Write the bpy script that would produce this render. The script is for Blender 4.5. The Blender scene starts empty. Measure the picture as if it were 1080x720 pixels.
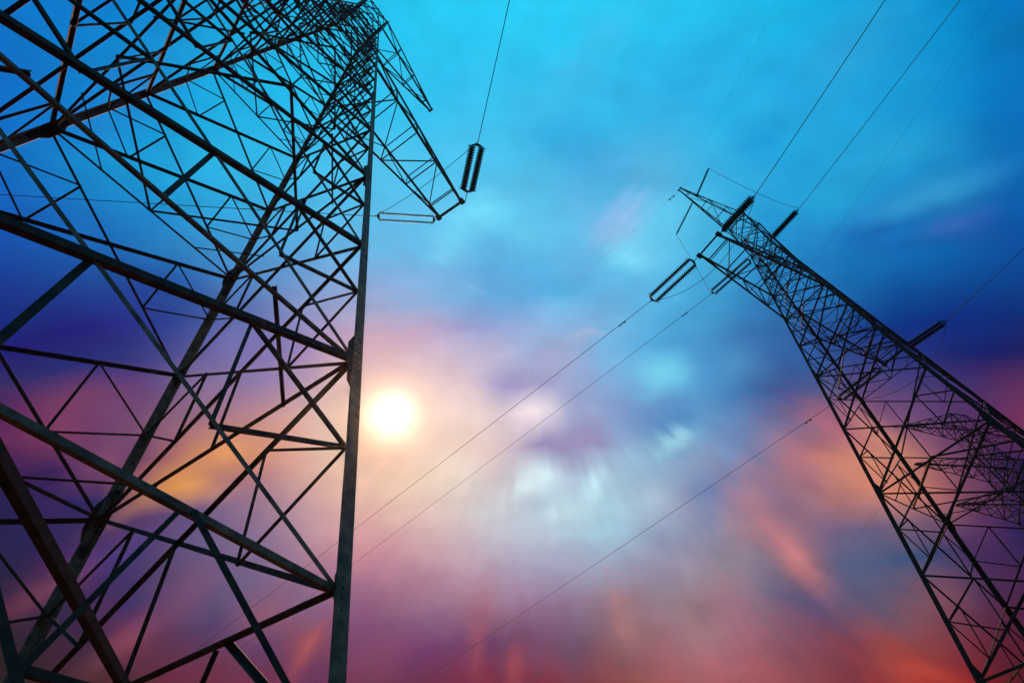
import bpy, bmesh, math, random
from mathutils import Vector, Matrix

random.seed(7)
scene = bpy.context.scene
COL = scene.collection

# ------------------------------------------------------------------ camera
EYE = 1.6                      # eye height over the field, metres
cam_data = bpy.data.cameras.new("camera")
cam_data.sensor_width = 36.0
cam_data.lens = 36.0 * 571.911 / 1080.0
cam_data.clip_start = 0.05
cam_data.clip_end = 6000.0
cam = bpy.data.objects.new("camera", cam_data)
COL.objects.link(cam)
cam.matrix_world = Matrix([[0.996042, 0.088882, 0.0, 0], [0.070405, -0.788988, -0.610362, 0], [-0.05425, 0.607946, -0.792123, 1.6], [0, 0, 0, 1]])
scene.camera = cam

# ------------------------------------------------------------------ view
scene.view_settings.view_transform = 'Standard'
scene.view_settings.look = 'None'
scene.view_settings.exposure = 0.0
scene.view_settings.gamma = 1.0
scene.view_settings.use_curve_mapping = False

# ------------------------------------------------------------------ sky
SUN = Vector((-0.2273, 0.6781, 0.6990)).normalized()
U0, U1, V0, V1 = (-0.46, 0.46, -0.34, 0.34)
SKY = [
 [(0.0106, 0.000411, 0.00199), (0.0106, 0.000411, 0.00199), (0.0106, 0.000411, 0.00199), (0.00591, 0.000496, 0.00223), (0.085, 0.0015, 0.00442), (0.11, 0.00183, 0.00518), (0.0861, 0.00277, 0.00673), (0.163, 0.00374, 0.048), (0.125, 0.00444, 0.043), (0.0902, 0.00528, 0.047), (0.12, 0.00611, 0.0477), (0.099, 0.005, 0.0397), (0.121, 0.00386, 0.0412), (0.201, 0.00424, 0.0373), (0.254, 0.0144, 0.0313), (0.176, 0.0162, 0.0557), (0.305, 0.0176, 0.0095), (0.254, 0.0286, 0.0256), (0.216, 0.0362, 0.0195), (0.407, 0.0911, 0.0887), (0.338, 0.0845, 0.0977), (0.264, 0.057, 0.0701), (0.32, 0.0525, 0.0479), (0.234, 0.0179, 0.0251), (0.31, 0.00601, 0.00546), (0.305, 0.0166, 0.0115), (0.082, 0.00205, 0.00398), (0.0538, 0.00114, 0.00255), (0.0492, 0.00114, 0.00255), (0.0492, 0.00114, 0.00255), (0.0492, 0.00114, 0.00255), (0.0492, 0.00114, 0.00255)],
 [(0.0106, 0.000411, 0.00199), (0.0106, 0.000411, 0.00199), (0.0106, 0.000411, 0.00199), (0.0131, 0.000549, 0.00237), (0.0775, 0.00157, 0.00458), (0.115, 0.0019, 0.00534), (0.0984, 0.00287, 0.00688), (0.165, 0.0038, 0.0432), (0.125, 0.00448, 0.0464), (0.0727, 0.00523, 0.0493), (0.12, 0.00605, 0.0473), (0.101, 0.00501, 0.0403), (0.123, 0.00388, 0.0386), (0.175, 0.00411, 0.0391), (0.222, 0.0105, 0.033), (0.147, 0.00788, 0.0448), (0.273, 0.0164, 0.015), (0.264, 0.0272, 0.0231), (0.23, 0.0393, 0.0281), (0.347, 0.079, 0.0699), (0.395, 0.0922, 0.098), (0.325, 0.0695, 0.0789), (0.251, 0.051, 0.0609), (0.21, 0.0178, 0.0305), (0.231, 0.0119, 0.0166), (0.228, 0.00573, 0.00814), (0.132, 0.00301, 0.00336), (0.0694, 0.00118, 0.00257), (0.0492, 0.00114, 0.00255), (0.0492, 0.00114, 0.00255), (0.0492, 0.00114, 0.00255), (0.0492, 0.00114, 0.00255)],
 [(0.0106, 0.000411, 0.00199), (0.0106, 0.000411, 0.00199), (0.0106, 0.000411, 0.00199), (0.0163, 0.000605, 0.00251), (0.0594, 0.00156, 0.00459), (0.116, 0.00197, 0.00544), (0.109, 0.00295, 0.007), (0.164, 0.00384, 0.0405), (0.123, 0.00452, 0.0478), (0.0939, 0.00521, 0.0475), (0.12, 0.00603, 0.0472), (0.104, 0.00503, 0.0417), (0.124, 0.0039, 0.0433), (0.157, 0.00402, 0.0443), (0.178, 0.0083, 0.0442), (0.179, 0.0151, 0.0484), (0.208, 0.0206, 0.0394), (0.202, 0.0354, 0.0471), (0.215, 0.076, 0.0916), (0.356, 0.106, 0.122), (0.377, 0.126, 0.144), (0.395, 0.104, 0.129), (0.347, 0.0778, 0.0881), (0.294, 0.0554, 0.0645), (0.217, 0.0308, 0.0457), (0.355, 0.0294, 0.0173), (0.231, 0.00417, 0.00389), (0.11, 0.00139, 0.00313), (0.0508, 0.00114, 0.00255), (0.0497, 0.00114, 0.00255), (0.0492, 0.00114, 0.00255), (0.0492, 0.00114, 0.00255)],
 [(0.0106, 0.000411, 0.00199), (0.0106, 0.000411, 0.00199), (0.0111, 0.000411, 0.00199), (0.0311, 0.000662, 0.00266), (0.0521, 0.00154, 0.00458), (0.107, 0.00203, 0.00554), (0.118, 0.00301, 0.0071), (0.161, 0.00387, 0.0416), (0.118, 0.00457, 0.0585), (0.104, 0.00997, 0.0808), (0.124, 0.0138, 0.0788), (0.166, 0.0263, 0.104), (0.127, 0.0136, 0.113), (0.119, 0.0212, 0.112), (0.096, 0.0223, 0.107), (0.144, 0.0439, 0.123), (0.162, 0.055, 0.126), (0.135, 0.0644, 0.118), (0.289, 0.136, 0.16), (0.31, 0.14, 0.173), (0.364, 0.176, 0.213), (0.304, 0.128, 0.171), (0.263, 0.0862, 0.13), (0.212, 0.0708, 0.118), (0.212, 0.0445, 0.074), (0.293, 0.0542, 0.0542), (0.227, 0.0427, 0.0548), (0.14, 0.0133, 0.0296), (0.0659, 0.00156, 0.0137), (0.0648, 0.00147, 0.00363), (0.0565, 0.00137, 0.00329), (0.0474, 0.00127, 0.00296)],
 [(0.0106, 0.000411, 0.00199), (0.0106, 0.000411, 0.00199), (0.0121, 0.000411, 0.00199), (0.0269, 0.000718, 0.00279), (0.0444, 0.00153, 0.00458), (0.0592, 0.00234, 0.0177), (0.122, 0.00396, 0.046), (0.125, 0.0188, 0.083), (0.105, 0.0277, 0.126), (0.215, 0.0368, 0.0782), (0.159, 0.0365, 0.136), (0.154, 0.0401, 0.136), (0.194, 0.0761, 0.18), (0.224, 0.0941, 0.193), (0.272, 0.1, 0.174), (0.279, 0.147, 0.259), (0.244, 0.135, 0.244), (0.249, 0.162, 0.252), (0.303, 0.186, 0.238), (0.302, 0.211, 0.269), (0.278, 0.169, 0.194), (0.295, 0.157, 0.22), (0.167, 0.127, 0.2), (0.0873, 0.0745, 0.172), (0.108, 0.0832, 0.171), (0.145, 0.0961, 0.161), (0.197, 0.0731, 0.109), (0.0882, 0.0308, 0.0776), (0.068, 0.00673, 0.0465), (0.0733, 0.00569, 0.045), (0.0769, 0.00697, 0.0501), (0.0828, 0.00699, 0.0481)],
 [(0.0108, 0.000411, 0.00199), (0.0104, 0.000418, 0.00203), (0.00591, 0.000498, 0.00244), (0.0268, 0.00107, 0.0245), (0.0302, 0.00271, 0.0337), (0.134, 0.0116, 0.0566), (0.0783, 0.0216, 0.0998), (0.0793, 0.0355, 0.144), (0.238, 0.0735, 0.153), (0.188, 0.0839, 0.208), (0.215, 0.0777, 0.191), (0.291, 0.108, 0.222), (0.351, 0.151, 0.254), (0.388, 0.217, 0.317), (0.392, 0.245, 0.355), (0.361, 0.315, 0.454), (0.333, 0.322, 0.472), (0.303, 0.335, 0.474), (0.312, 0.331, 0.473), (0.351, 0.324, 0.441), (0.382, 0.311, 0.407), (0.289, 0.236, 0.293), (0.233, 0.181, 0.255), (0.155, 0.0864, 0.13), (0.0788, 0.0947, 0.193), (0.0562, 0.0844, 0.184), (0.0254, 0.0542, 0.146), (0.0453, 0.0216, 0.0948), (0.0313, 0.0084, 0.0612), (0.0233, 0.00798, 0.0558), (0.0203, 0.00901, 0.0519), (0.0215, 0.0103, 0.048)],
 [(0.00346, 0.000628, 0.0111), (0.00442, 0.000932, 0.025), (0.0212, 0.00162, 0.0339), (0.0102, 0.00203, 0.0561), (0.0457, 0.00808, 0.0872), (0.0356, 0.0168, 0.13), (0.151, 0.0606, 0.173), (0.116, 0.0806, 0.209), (0.156, 0.103, 0.246), (0.266, 0.127, 0.246), (0.368, 0.151, 0.226), (0.451, 0.205, 0.274), (0.526, 0.322, 0.373), (0.576, 0.415, 0.474), (0.554, 0.464, 0.563), (0.475, 0.518, 0.623), (0.387, 0.474, 0.583), (0.36, 0.522, 0.653), (0.367, 0.61, 0.749), (0.3, 0.377, 0.535), (0.284, 0.335, 0.48), (0.323, 0.288, 0.404), (0.355, 0.2, 0.267), (0.314, 0.156, 0.218), (0.183, 0.111, 0.2), (0.116, 0.0942, 0.187), (0.166, 0.089, 0.143), (0.11, 0.037, 0.118), (0.026, 0.00919, 0.0872), (0.0103, 0.00414, 0.0786), (0.00871, 0.00364, 0.0805), (0.00492, 0.00248, 0.0819)],
 [(0.0391, 0.00225, 0.0208), (0.00656, 0.00177, 0.0251), (0.00441, 0.00141, 0.0411), (0.0401, 0.00431, 0.0907), (0.00815, 0.00834, 0.17), (0.064, 0.035, 0.154), (0.084, 0.0677, 0.211), (0.149, 0.102, 0.247), (0.202, 0.126, 0.248), (0.377, 0.21, 0.286), (0.49, 0.255, 0.306), (0.571, 0.327, 0.335), (0.666, 0.475, 0.455), (0.633, 0.537, 0.517), (0.594, 0.576, 0.611), (0.485, 0.548, 0.619), (0.341, 0.445, 0.557), (0.405, 0.591, 0.689), (0.344, 0.539, 0.655), (0.388, 0.548, 0.674), (0.304, 0.356, 0.52), (0.173, 0.228, 0.447), (0.413, 0.224, 0.305), (0.275, 0.156, 0.253), (0.386, 0.166, 0.193), (0.482, 0.175, 0.129), (0.568, 0.194, 0.135), (0.255, 0.0777, 0.107), (0.0939, 0.0265, 0.0792), (0.0115, 0.00198, 0.0501), (0.0109, 0.00198, 0.0504), (0.0101, 0.00214, 0.0523)],
 [(0.0314, 0.00133, 0.0501), (0.0367, 0.00132, 0.0417), (0.00266, 0.00128, 0.0646), (0.0084, 0.00214, 0.0776), (0.0459, 0.0123, 0.0943), (0.0696, 0.0297, 0.133), (0.112, 0.0653, 0.201), (0.185, 0.111, 0.238), (0.282, 0.16, 0.272), (0.418, 0.242, 0.304), (0.539, 0.324, 0.312), (0.479, 0.338, 0.295), (0.501, 0.408, 0.354), (0.595, 0.523, 0.461), (0.593, 0.539, 0.534), (0.496, 0.479, 0.545), (0.578, 0.759, 0.828), (0.409, 0.522, 0.667), (0.364, 0.518, 0.669), (0.276, 0.425, 0.592), (0.25, 0.385, 0.579), (0.207, 0.268, 0.435), (0.168, 0.231, 0.422), (0.382, 0.19, 0.265), (0.458, 0.165, 0.166), (0.633, 0.237, 0.154), (0.453, 0.168, 0.128), (0.202, 0.0697, 0.111), (0.0694, 0.0199, 0.0864), (0.0068, 0.00384, 0.0635), (0.00681, 0.00395, 0.0637), (0.00679, 0.0036, 0.063)],
 [(0.00219, 0.00118, 0.0707), (0.00223, 0.00112, 0.06), (0.00222, 0.00106, 0.068), (0.0182, 0.00202, 0.0841), (0.0108, 0.00409, 0.086), (0.415, 0.159, 0.0953), (0.851, 0.341, 0.0731), (0.41, 0.16, 0.165), (0.361, 0.16, 0.19), (0.494, 0.266, 0.251), (0.458, 0.306, 0.267), (0.318, 0.225, 0.211), (0.326, 0.266, 0.255), (0.473, 0.417, 0.396), (0.641, 0.504, 0.483), (0.615, 0.502, 0.549), (0.321, 0.276, 0.497), (0.254, 0.234, 0.45), (0.23, 0.228, 0.422), (0.218, 0.364, 0.579), (0.0437, 0.159, 0.426), (0.101, 0.252, 0.507), (0.138, 0.203, 0.414), (0.197, 0.151, 0.285), (0.252, 0.115, 0.197), (0.274, 0.0909, 0.177), (0.219, 0.0816, 0.166), (0.119, 0.0402, 0.143), (0.119, 0.027, 0.113), (0.212, 0.0307, 0.0899), (0.247, 0.0333, 0.0864), (0.286, 0.0376, 0.0885)],
 [(0.0028, 0.00114, 0.0501), (0.00387, 0.00138, 0.0556), (0.0325, 0.00172, 0.07), (0.028, 0.00265, 0.0724), (0.161, 0.0398, 0.112), (0.148, 0.0376, 0.116), (0.461, 0.158, 0.122), (0.798, 0.317, 0.105), (0.583, 0.226, 0.121), (0.501, 0.251, 0.213), (0.374, 0.277, 0.256), (0.323, 0.217, 0.165), (0.331, 0.236, 0.189), (0.405, 0.35, 0.375), (0.636, 0.539, 0.538), (0.639, 0.541, 0.616), (0.947, 0.835, 0.879), (0.39, 0.43, 0.653), (0.278, 0.362, 0.616), (0.176, 0.307, 0.588), (0.0907, 0.266, 0.532), (0.0825, 0.291, 0.579), (0.0548, 0.21, 0.494), (0.0607, 0.113, 0.329), (0.114, 0.1, 0.235), (0.112, 0.0602, 0.189), (0.085, 0.0504, 0.178), (0.0611, 0.0353, 0.17), (0.0736, 0.0273, 0.141), (0.118, 0.0229, 0.102), (0.0524, 0.0161, 0.106), (0.00961, 0.0101, 0.111)],
 [(0.179, 0.0168, 0.0868), (0.152, 0.0151, 0.0851), (0.106, 0.0127, 0.0757), (0.17, 0.0276, 0.0911), (0.115, 0.0287, 0.116), (0.192, 0.0747, 0.161), (0.241, 0.108, 0.2), (0.308, 0.138, 0.207), (0.386, 0.175, 0.189), (0.472, 0.267, 0.286), (0.404, 0.302, 0.318), (0.311, 0.21, 0.174), (0.321, 0.226, 0.196), (0.367, 0.343, 0.38), (0.577, 0.478, 0.566), (0.31, 0.309, 0.58), (0.343, 0.324, 0.58), (0.337, 0.395, 0.653), (0.253, 0.408, 0.693), (0.175, 0.497, 0.8), (0.179, 0.676, 0.897), (0.071, 0.324, 0.63), (0.0737, 0.29, 0.594), (0.0473, 0.155, 0.437), (0.0303, 0.121, 0.382), (0.0281, 0.0672, 0.265), (0.0227, 0.0422, 0.22), (0.0102, 0.021, 0.178), (0.00451, 0.0102, 0.146), (0.00987, 0.0101, 0.112), (0.00679, 0.0101, 0.11), (0.00883, 0.00783, 0.0926)],
 [(0.038, 0.00619, 0.0612), (0.0538, 0.00559, 0.0694), (0.0553, 0.00518, 0.0815), (0.131, 0.0237, 0.0939), (0.152, 0.0365, 0.127), (0.0984, 0.0441, 0.196), (0.154, 0.105, 0.26), (0.175, 0.125, 0.316), (0.184, 0.137, 0.353), (0.237, 0.172, 0.362), (0.314, 0.228, 0.347), (0.302, 0.242, 0.339), (0.315, 0.272, 0.374), (0.447, 0.387, 0.516), (0.445, 0.401, 0.582), (0.438, 0.433, 0.639), (0.363, 0.439, 0.705), (0.388, 0.437, 0.708), (0.222, 0.502, 0.808), (0.141, 0.488, 0.816), (0.0876, 0.422, 0.785), (0.0646, 0.335, 0.66), (0.0357, 0.196, 0.478), (0.0277, 0.138, 0.384), (0.0196, 0.0947, 0.322), (0.0107, 0.0575, 0.267), (0.000933, 0.0273, 0.206), (0.000458, 0.0212, 0.194), (0.000415, 0.0223, 0.193), (0.000503, 0.0193, 0.169), (0.000427, 0.0223, 0.188), (0.000369, 0.0173, 0.184)],
 [(0.0696, 0.00396, 0.107), (0.0601, 0.00941, 0.11), (0.0344, 0.0128, 0.116), (0.011, 0.0148, 0.141), (0.00452, 0.0176, 0.19), (0.016, 0.0293, 0.214), (0.0495, 0.0556, 0.245), (0.107, 0.105, 0.338), (0.133, 0.123, 0.378), (0.193, 0.156, 0.415), (0.34, 0.243, 0.459), (0.448, 0.297, 0.476), (0.425, 0.292, 0.481), (0.373, 0.307, 0.546), (0.236, 0.274, 0.542), (0.238, 0.328, 0.626), (0.28, 0.46, 0.771), (0.218, 0.49, 0.785), (0.154, 0.397, 0.677), (0.125, 0.433, 0.73), (0.0845, 0.438, 0.759), (0.0532, 0.337, 0.638), (0.0338, 0.266, 0.537), (0.0213, 0.178, 0.433), (0.016, 0.156, 0.42), (0.00762, 0.137, 0.411), (0.000725, 0.0825, 0.319), (0.000382, 0.0695, 0.29), (0.000281, 0.0521, 0.249), (0.000231, 0.0453, 0.239), (0.000229, 0.0512, 0.252), (0.000236, 0.0503, 0.237)],
 [(0.000922, 0.00794, 0.14), (0.000809, 0.00235, 0.148), (0.000731, 0.00237, 0.159), (0.000629, 0.00221, 0.179), (0.000857, 0.00404, 0.219), (0.00175, 0.0184, 0.225), (0.00444, 0.039, 0.253), (0.0405, 0.0948, 0.328), (0.0772, 0.132, 0.363), (0.156, 0.221, 0.471), (0.2, 0.262, 0.506), (0.234, 0.299, 0.538), (0.209, 0.319, 0.575), (0.168, 0.343, 0.614), (0.119, 0.404, 0.731), (0.0954, 0.417, 0.784), (0.0901, 0.403, 0.761), (0.0765, 0.426, 0.768), (0.106, 0.45, 0.794), (0.109, 0.461, 0.794), (0.087, 0.434, 0.741), (0.0567, 0.397, 0.69), (0.0366, 0.327, 0.627), (0.0198, 0.244, 0.549), (0.012, 0.188, 0.477), (0.00497, 0.155, 0.441), (0.00305, 0.131, 0.403), (0.000775, 0.115, 0.386), (0.000471, 0.088, 0.342), (0.00033, 0.0615, 0.29), (0.000359, 0.0568, 0.307), (0.000389, 0.0644, 0.342)],
 [(0.000441, 0.00906, 0.205), (0.000425, 0.015, 0.223), (0.00041, 0.0206, 0.237), (0.000512, 0.0276, 0.243), (0.000889, 0.0413, 0.284), (0.00148, 0.0441, 0.279), (0.00295, 0.0866, 0.347), (0.0325, 0.164, 0.445), (0.0572, 0.2, 0.466), (0.0976, 0.271, 0.566), (0.146, 0.313, 0.607), (0.161, 0.303, 0.582), (0.178, 0.366, 0.673), (0.171, 0.448, 0.782), (0.12, 0.434, 0.774), (0.096, 0.437, 0.798), (0.0876, 0.457, 0.804), (0.0965, 0.444, 0.769), (0.112, 0.432, 0.766), (0.101, 0.489, 0.755), (0.119, 0.501, 0.77), (0.0754, 0.482, 0.776), (0.0406, 0.42, 0.752), (0.018, 0.322, 0.677), (0.0122, 0.262, 0.596), (0.00903, 0.184, 0.495), (0.00158, 0.0861, 0.343), (0.00138, 0.0901, 0.334), (0.0112, 0.0915, 0.367), (0.000473, 0.0883, 0.366), (0.0005, 0.095, 0.39), (0.000526, 0.11, 0.437)],
 [(0.00029, 0.0459, 0.332), (0.000289, 0.0403, 0.316), (0.000288, 0.0358, 0.304), (0.000401, 0.0601, 0.338), (0.000818, 0.0779, 0.361), (0.00151, 0.107, 0.384), (0.00919, 0.194, 0.498), (0.026, 0.227, 0.533), (0.0404, 0.272, 0.589), (0.0691, 0.331, 0.657), (0.0959, 0.399, 0.725), (0.116, 0.472, 0.812), (0.117, 0.487, 0.817), (0.107, 0.501, 0.827), (0.121, 0.545, 0.822), (0.0915, 0.485, 0.795), (0.105, 0.53, 0.81), (0.111, 0.529, 0.836), (0.122, 0.528, 0.849), (0.184, 0.448, 0.725), (0.125, 0.536, 0.8), (0.0754, 0.489, 0.771), (0.046, 0.457, 0.784), (0.0214, 0.361, 0.709), (0.0162, 0.327, 0.64), (0.0134, 0.312, 0.599), (0.00961, 0.238, 0.527), (0.00298, 0.169, 0.428), (0.0023, 0.151, 0.398), (0.00068, 0.118, 0.414), (0.000765, 0.125, 0.395), (0.000691, 0.134, 0.417)],
 [(0.000286, 0.0916, 0.489), (0.000286, 0.0904, 0.486), (0.000286, 0.0909, 0.487), (0.000388, 0.109, 0.501), (0.000866, 0.149, 0.541), (0.00152, 0.18, 0.543), (0.00464, 0.244, 0.613), (0.0181, 0.313, 0.665), (0.0302, 0.39, 0.763), (0.0568, 0.457, 0.832), (0.0906, 0.537, 0.907), (0.0974, 0.539, 0.882), (0.0932, 0.509, 0.828), (0.103, 0.516, 0.826), (0.122, 0.591, 0.898), (0.142, 0.668, 0.909), (0.107, 0.569, 0.868), (0.0876, 0.498, 0.805), (0.0982, 0.439, 0.746), (0.057, 0.401, 0.693), (0.08, 0.414, 0.703), (0.0569, 0.439, 0.741), (0.0338, 0.398, 0.713), (0.0247, 0.399, 0.732), (0.0129, 0.327, 0.653), (0.0143, 0.334, 0.653), (0.0165, 0.338, 0.643), (0.0142, 0.317, 0.64), (0.00563, 0.225, 0.556), (0.000439, 0.163, 0.518), (0.000382, 0.186, 0.57), (0.000344, 0.192, 0.582)],
 [(0.000339, 0.15, 0.605), (0.000337, 0.14, 0.589), (0.000335, 0.142, 0.597), (0.000402, 0.136, 0.539), (0.000868, 0.203, 0.613), (0.00149, 0.253, 0.636), (0.004, 0.288, 0.642), (0.0125, 0.4, 0.766), (0.0238, 0.469, 0.839), (0.039, 0.557, 0.951), (0.0565, 0.529, 0.887), (0.0635, 0.506, 0.827), (0.0723, 0.515, 0.829), (0.0626, 0.468, 0.762), (0.0725, 0.516, 0.822), (0.0726, 0.511, 0.821), (0.0709, 0.516, 0.828), (0.0732, 0.504, 0.818), (0.0576, 0.436, 0.773), (0.0691, 0.426, 0.76), (0.0699, 0.448, 0.758), (0.0465, 0.475, 0.804), (0.03, 0.432, 0.76), (0.0107, 0.329, 0.689), (0.0133, 0.358, 0.69), (0.0119, 0.345, 0.67), (0.00934, 0.339, 0.688), (0.00583, 0.296, 0.648), (0.000678, 0.225, 0.592), (0.000315, 0.18, 0.557), (0.000306, 0.164, 0.535), (0.000296, 0.157, 0.517)],
 [(0.000355, 0.109, 0.5), (0.000358, 0.114, 0.511), (0.000359, 0.115, 0.511), (0.000393, 0.133, 0.499), (0.00084, 0.197, 0.574), (0.00142, 0.263, 0.605), (0.00394, 0.3, 0.623), (0.0107, 0.385, 0.714), (0.0186, 0.466, 0.81), (0.0265, 0.471, 0.803), (0.0408, 0.487, 0.815), (0.056, 0.472, 0.772), (0.0582, 0.467, 0.756), (0.053, 0.455, 0.74), (0.053, 0.469, 0.757), (0.0621, 0.512, 0.819), (0.0545, 0.53, 0.847), (0.0356, 0.503, 0.876), (0.0317, 0.457, 0.809), (0.0305, 0.481, 0.816), (0.0368, 0.488, 0.847), (0.0363, 0.508, 0.877), (0.0204, 0.487, 0.872), (0.0196, 0.436, 0.79), (0.0157, 0.39, 0.753), (0.0145, 0.373, 0.724), (0.00866, 0.348, 0.709), (0.00688, 0.328, 0.703), (0.00152, 0.255, 0.644), (0.000271, 0.178, 0.551), (0.000232, 0.206, 0.625), (0.000186, 0.207, 0.64)],
 [(0.000264, 0.114, 0.459), (0.000271, 0.119, 0.476), (0.000277, 0.124, 0.494), (0.000283, 0.132, 0.509), (0.000642, 0.184, 0.564), (0.00441, 0.213, 0.582), (0.00164, 0.27, 0.628), (0.00461, 0.339, 0.675), (0.01, 0.414, 0.749), (0.0158, 0.517, 0.885), (0.0236, 0.525, 0.868), (0.0245, 0.453, 0.756), (0.0246, 0.455, 0.761), (0.0243, 0.473, 0.786), (0.0344, 0.541, 0.87), (0.0389, 0.524, 0.84), (0.0399, 0.54, 0.865), (0.0439, 0.52, 0.839), (0.032, 0.462, 0.772), (0.0252, 0.386, 0.685), (0.0257, 0.432, 0.759), (0.0182, 0.395, 0.727), (0.0196, 0.407, 0.729), (0.0132, 0.375, 0.709), (0.0148, 0.409, 0.765), (0.0215, 0.348, 0.679), (0.0125, 0.336, 0.676), (0.00478, 0.317, 0.674), (0.000398, 0.266, 0.636), (0.00016, 0.18, 0.465), (0.000149, 0.183, 0.552), (0.000148, 0.189, 0.588)],
 [(0.000271, 0.134, 0.549), (0.000263, 0.139, 0.565), (0.000258, 0.148, 0.581), (0.000256, 0.152, 0.583), (0.000416, 0.17, 0.557), (0.00107, 0.215, 0.598), (0.0118, 0.233, 0.625), (0.00517, 0.33, 0.718), (0.00813, 0.494, 0.886), (0.0102, 0.512, 0.879), (0.0133, 0.544, 0.901), (0.021, 0.55, 0.889), (0.0241, 0.498, 0.812), (0.027, 0.512, 0.828), (0.0214, 0.557, 0.902), (0.0294, 0.544, 0.876), (0.0269, 0.516, 0.837), (0.0272, 0.541, 0.88), (0.0413, 0.461, 0.77), (0.024, 0.445, 0.748), (0.0189, 0.414, 0.726), (0.0188, 0.433, 0.76), (0.0141, 0.393, 0.728), (0.0135, 0.436, 0.764), (0.0101, 0.439, 0.779), (0.0109, 0.406, 0.756), (0.0146, 0.365, 0.718), (0.00418, 0.308, 0.675), (0.000332, 0.231, 0.565), (0.000148, 0.192, 0.591), (0.000148, 0.189, 0.587), (0.000148, 0.189, 0.587)],
 [(0.000382, 0.185, 0.59), (0.000371, 0.179, 0.598), (0.000358, 0.175, 0.582), (0.000344, 0.162, 0.567), (0.000403, 0.161, 0.528), (0.000657, 0.226, 0.642), (0.00101, 0.292, 0.736), (0.00515, 0.307, 0.694), (0.00771, 0.412, 0.79), (0.00942, 0.424, 0.768), (0.0127, 0.445, 0.771), (0.0159, 0.506, 0.828), (0.0185, 0.531, 0.85), (0.0171, 0.517, 0.825), (0.0206, 0.578, 0.898), (0.0177, 0.558, 0.881), (0.0203, 0.553, 0.859), (0.0238, 0.614, 0.946), (0.0222, 0.588, 0.917), (0.0375, 0.506, 0.817), (0.0213, 0.517, 0.831), (0.0184, 0.515, 0.836), (0.0165, 0.504, 0.832), (0.012, 0.463, 0.793), (0.0116, 0.53, 0.908), (0.00137, 0.423, 0.814), (0.00151, 0.335, 0.698), (0.00433, 0.323, 0.713), (0.000305, 0.242, 0.551), (0.000148, 0.19, 0.589), (0.000148, 0.189, 0.587), (0.000148, 0.189, 0.587)],
 [(0.000392, 0.114, 0.364), (0.000392, 0.114, 0.364), (0.000392, 0.114, 0.364), (0.000392, 0.113, 0.364), (0.000419, 0.173, 0.569), (0.000576, 0.189, 0.595), (0.000753, 0.21, 0.614), (0.00112, 0.271, 0.669), (0.00458, 0.318, 0.673), (0.00543, 0.324, 0.644), (0.00669, 0.368, 0.677), (0.01, 0.446, 0.76), (0.0137, 0.499, 0.808), (0.0165, 0.603, 0.934), (0.0169, 0.594, 0.904), (0.0183, 0.594, 0.902), (0.0182, 0.589, 0.896), (0.0191, 0.589, 0.895), (0.0194, 0.542, 0.841), (0.0185, 0.558, 0.869), (0.0256, 0.499, 0.801), (0.0182, 0.481, 0.778), (0.0148, 0.524, 0.851), (0.0108, 0.467, 0.791), (0.0116, 0.53, 0.907), (0.00137, 0.412, 0.789), (0.0015, 0.332, 0.683), (0.00258, 0.32, 0.724), (0.000274, 0.223, 0.5), (0.000148, 0.189, 0.587), (0.000148, 0.189, 0.587), (0.000148, 0.189, 0.587)],
 [(0.000392, 0.114, 0.364), (0.000392, 0.114, 0.364), (0.000392, 0.114, 0.364), (0.000392, 0.114, 0.364), (0.000397, 0.135, 0.429), (0.000529, 0.178, 0.562), (0.00071, 0.233, 0.659), (0.0014, 0.23, 0.634), (0.00582, 0.312, 0.7), (0.00608, 0.355, 0.718), (0.0108, 0.456, 0.85), (0.0166, 0.494, 0.872), (0.0197, 0.558, 0.942), (0.0193, 0.682, 1.08), (0.0201, 0.642, 0.971), (0.0183, 0.667, 1.02), (0.0167, 0.6, 0.912), (0.0143, 0.565, 0.872), (0.0203, 0.547, 0.848), (0.0168, 0.568, 0.879), (0.026, 0.501, 0.803), (0.0181, 0.481, 0.777), (0.0158, 0.535, 0.866), (0.0103, 0.461, 0.78), (0.0115, 0.525, 0.901), (0.00137, 0.383, 0.75), (0.00146, 0.321, 0.661), (0.00222, 0.315, 0.742), (0.00024, 0.217, 0.444), (0.000148, 0.189, 0.587), (0.000148, 0.189, 0.587), (0.000148, 0.189, 0.587)],
 [(0.000392, 0.114, 0.364), (0.000392, 0.114, 0.364), (0.000392, 0.114, 0.364), (0.000392, 0.114, 0.364), (0.000392, 0.114, 0.365), (0.000482, 0.151, 0.485), (0.000667, 0.216, 0.635), (0.000851, 0.213, 0.622), (0.00689, 0.325, 0.735), (0.00814, 0.339, 0.701), (0.00921, 0.448, 0.864), (0.0189, 0.472, 0.826), (0.0187, 0.53, 0.902), (0.0243, 0.684, 1.09), (0.0204, 0.685, 1.05), (0.0226, 0.643, 0.963), (0.0134, 0.604, 0.928), (0.0133, 0.554, 0.853), (0.0221, 0.546, 0.847), (0.018, 0.563, 0.872), (0.0265, 0.502, 0.804), (0.0179, 0.479, 0.776), (0.0148, 0.525, 0.856), (0.00973, 0.454, 0.766), (0.0122, 0.531, 0.908), (0.00138, 0.353, 0.706), (0.0014, 0.299, 0.629), (0.00103, 0.291, 0.732), (0.000206, 0.191, 0.374), (0.000148, 0.189, 0.587), (0.000148, 0.189, 0.587), (0.000148, 0.189, 0.587)]]
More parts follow.
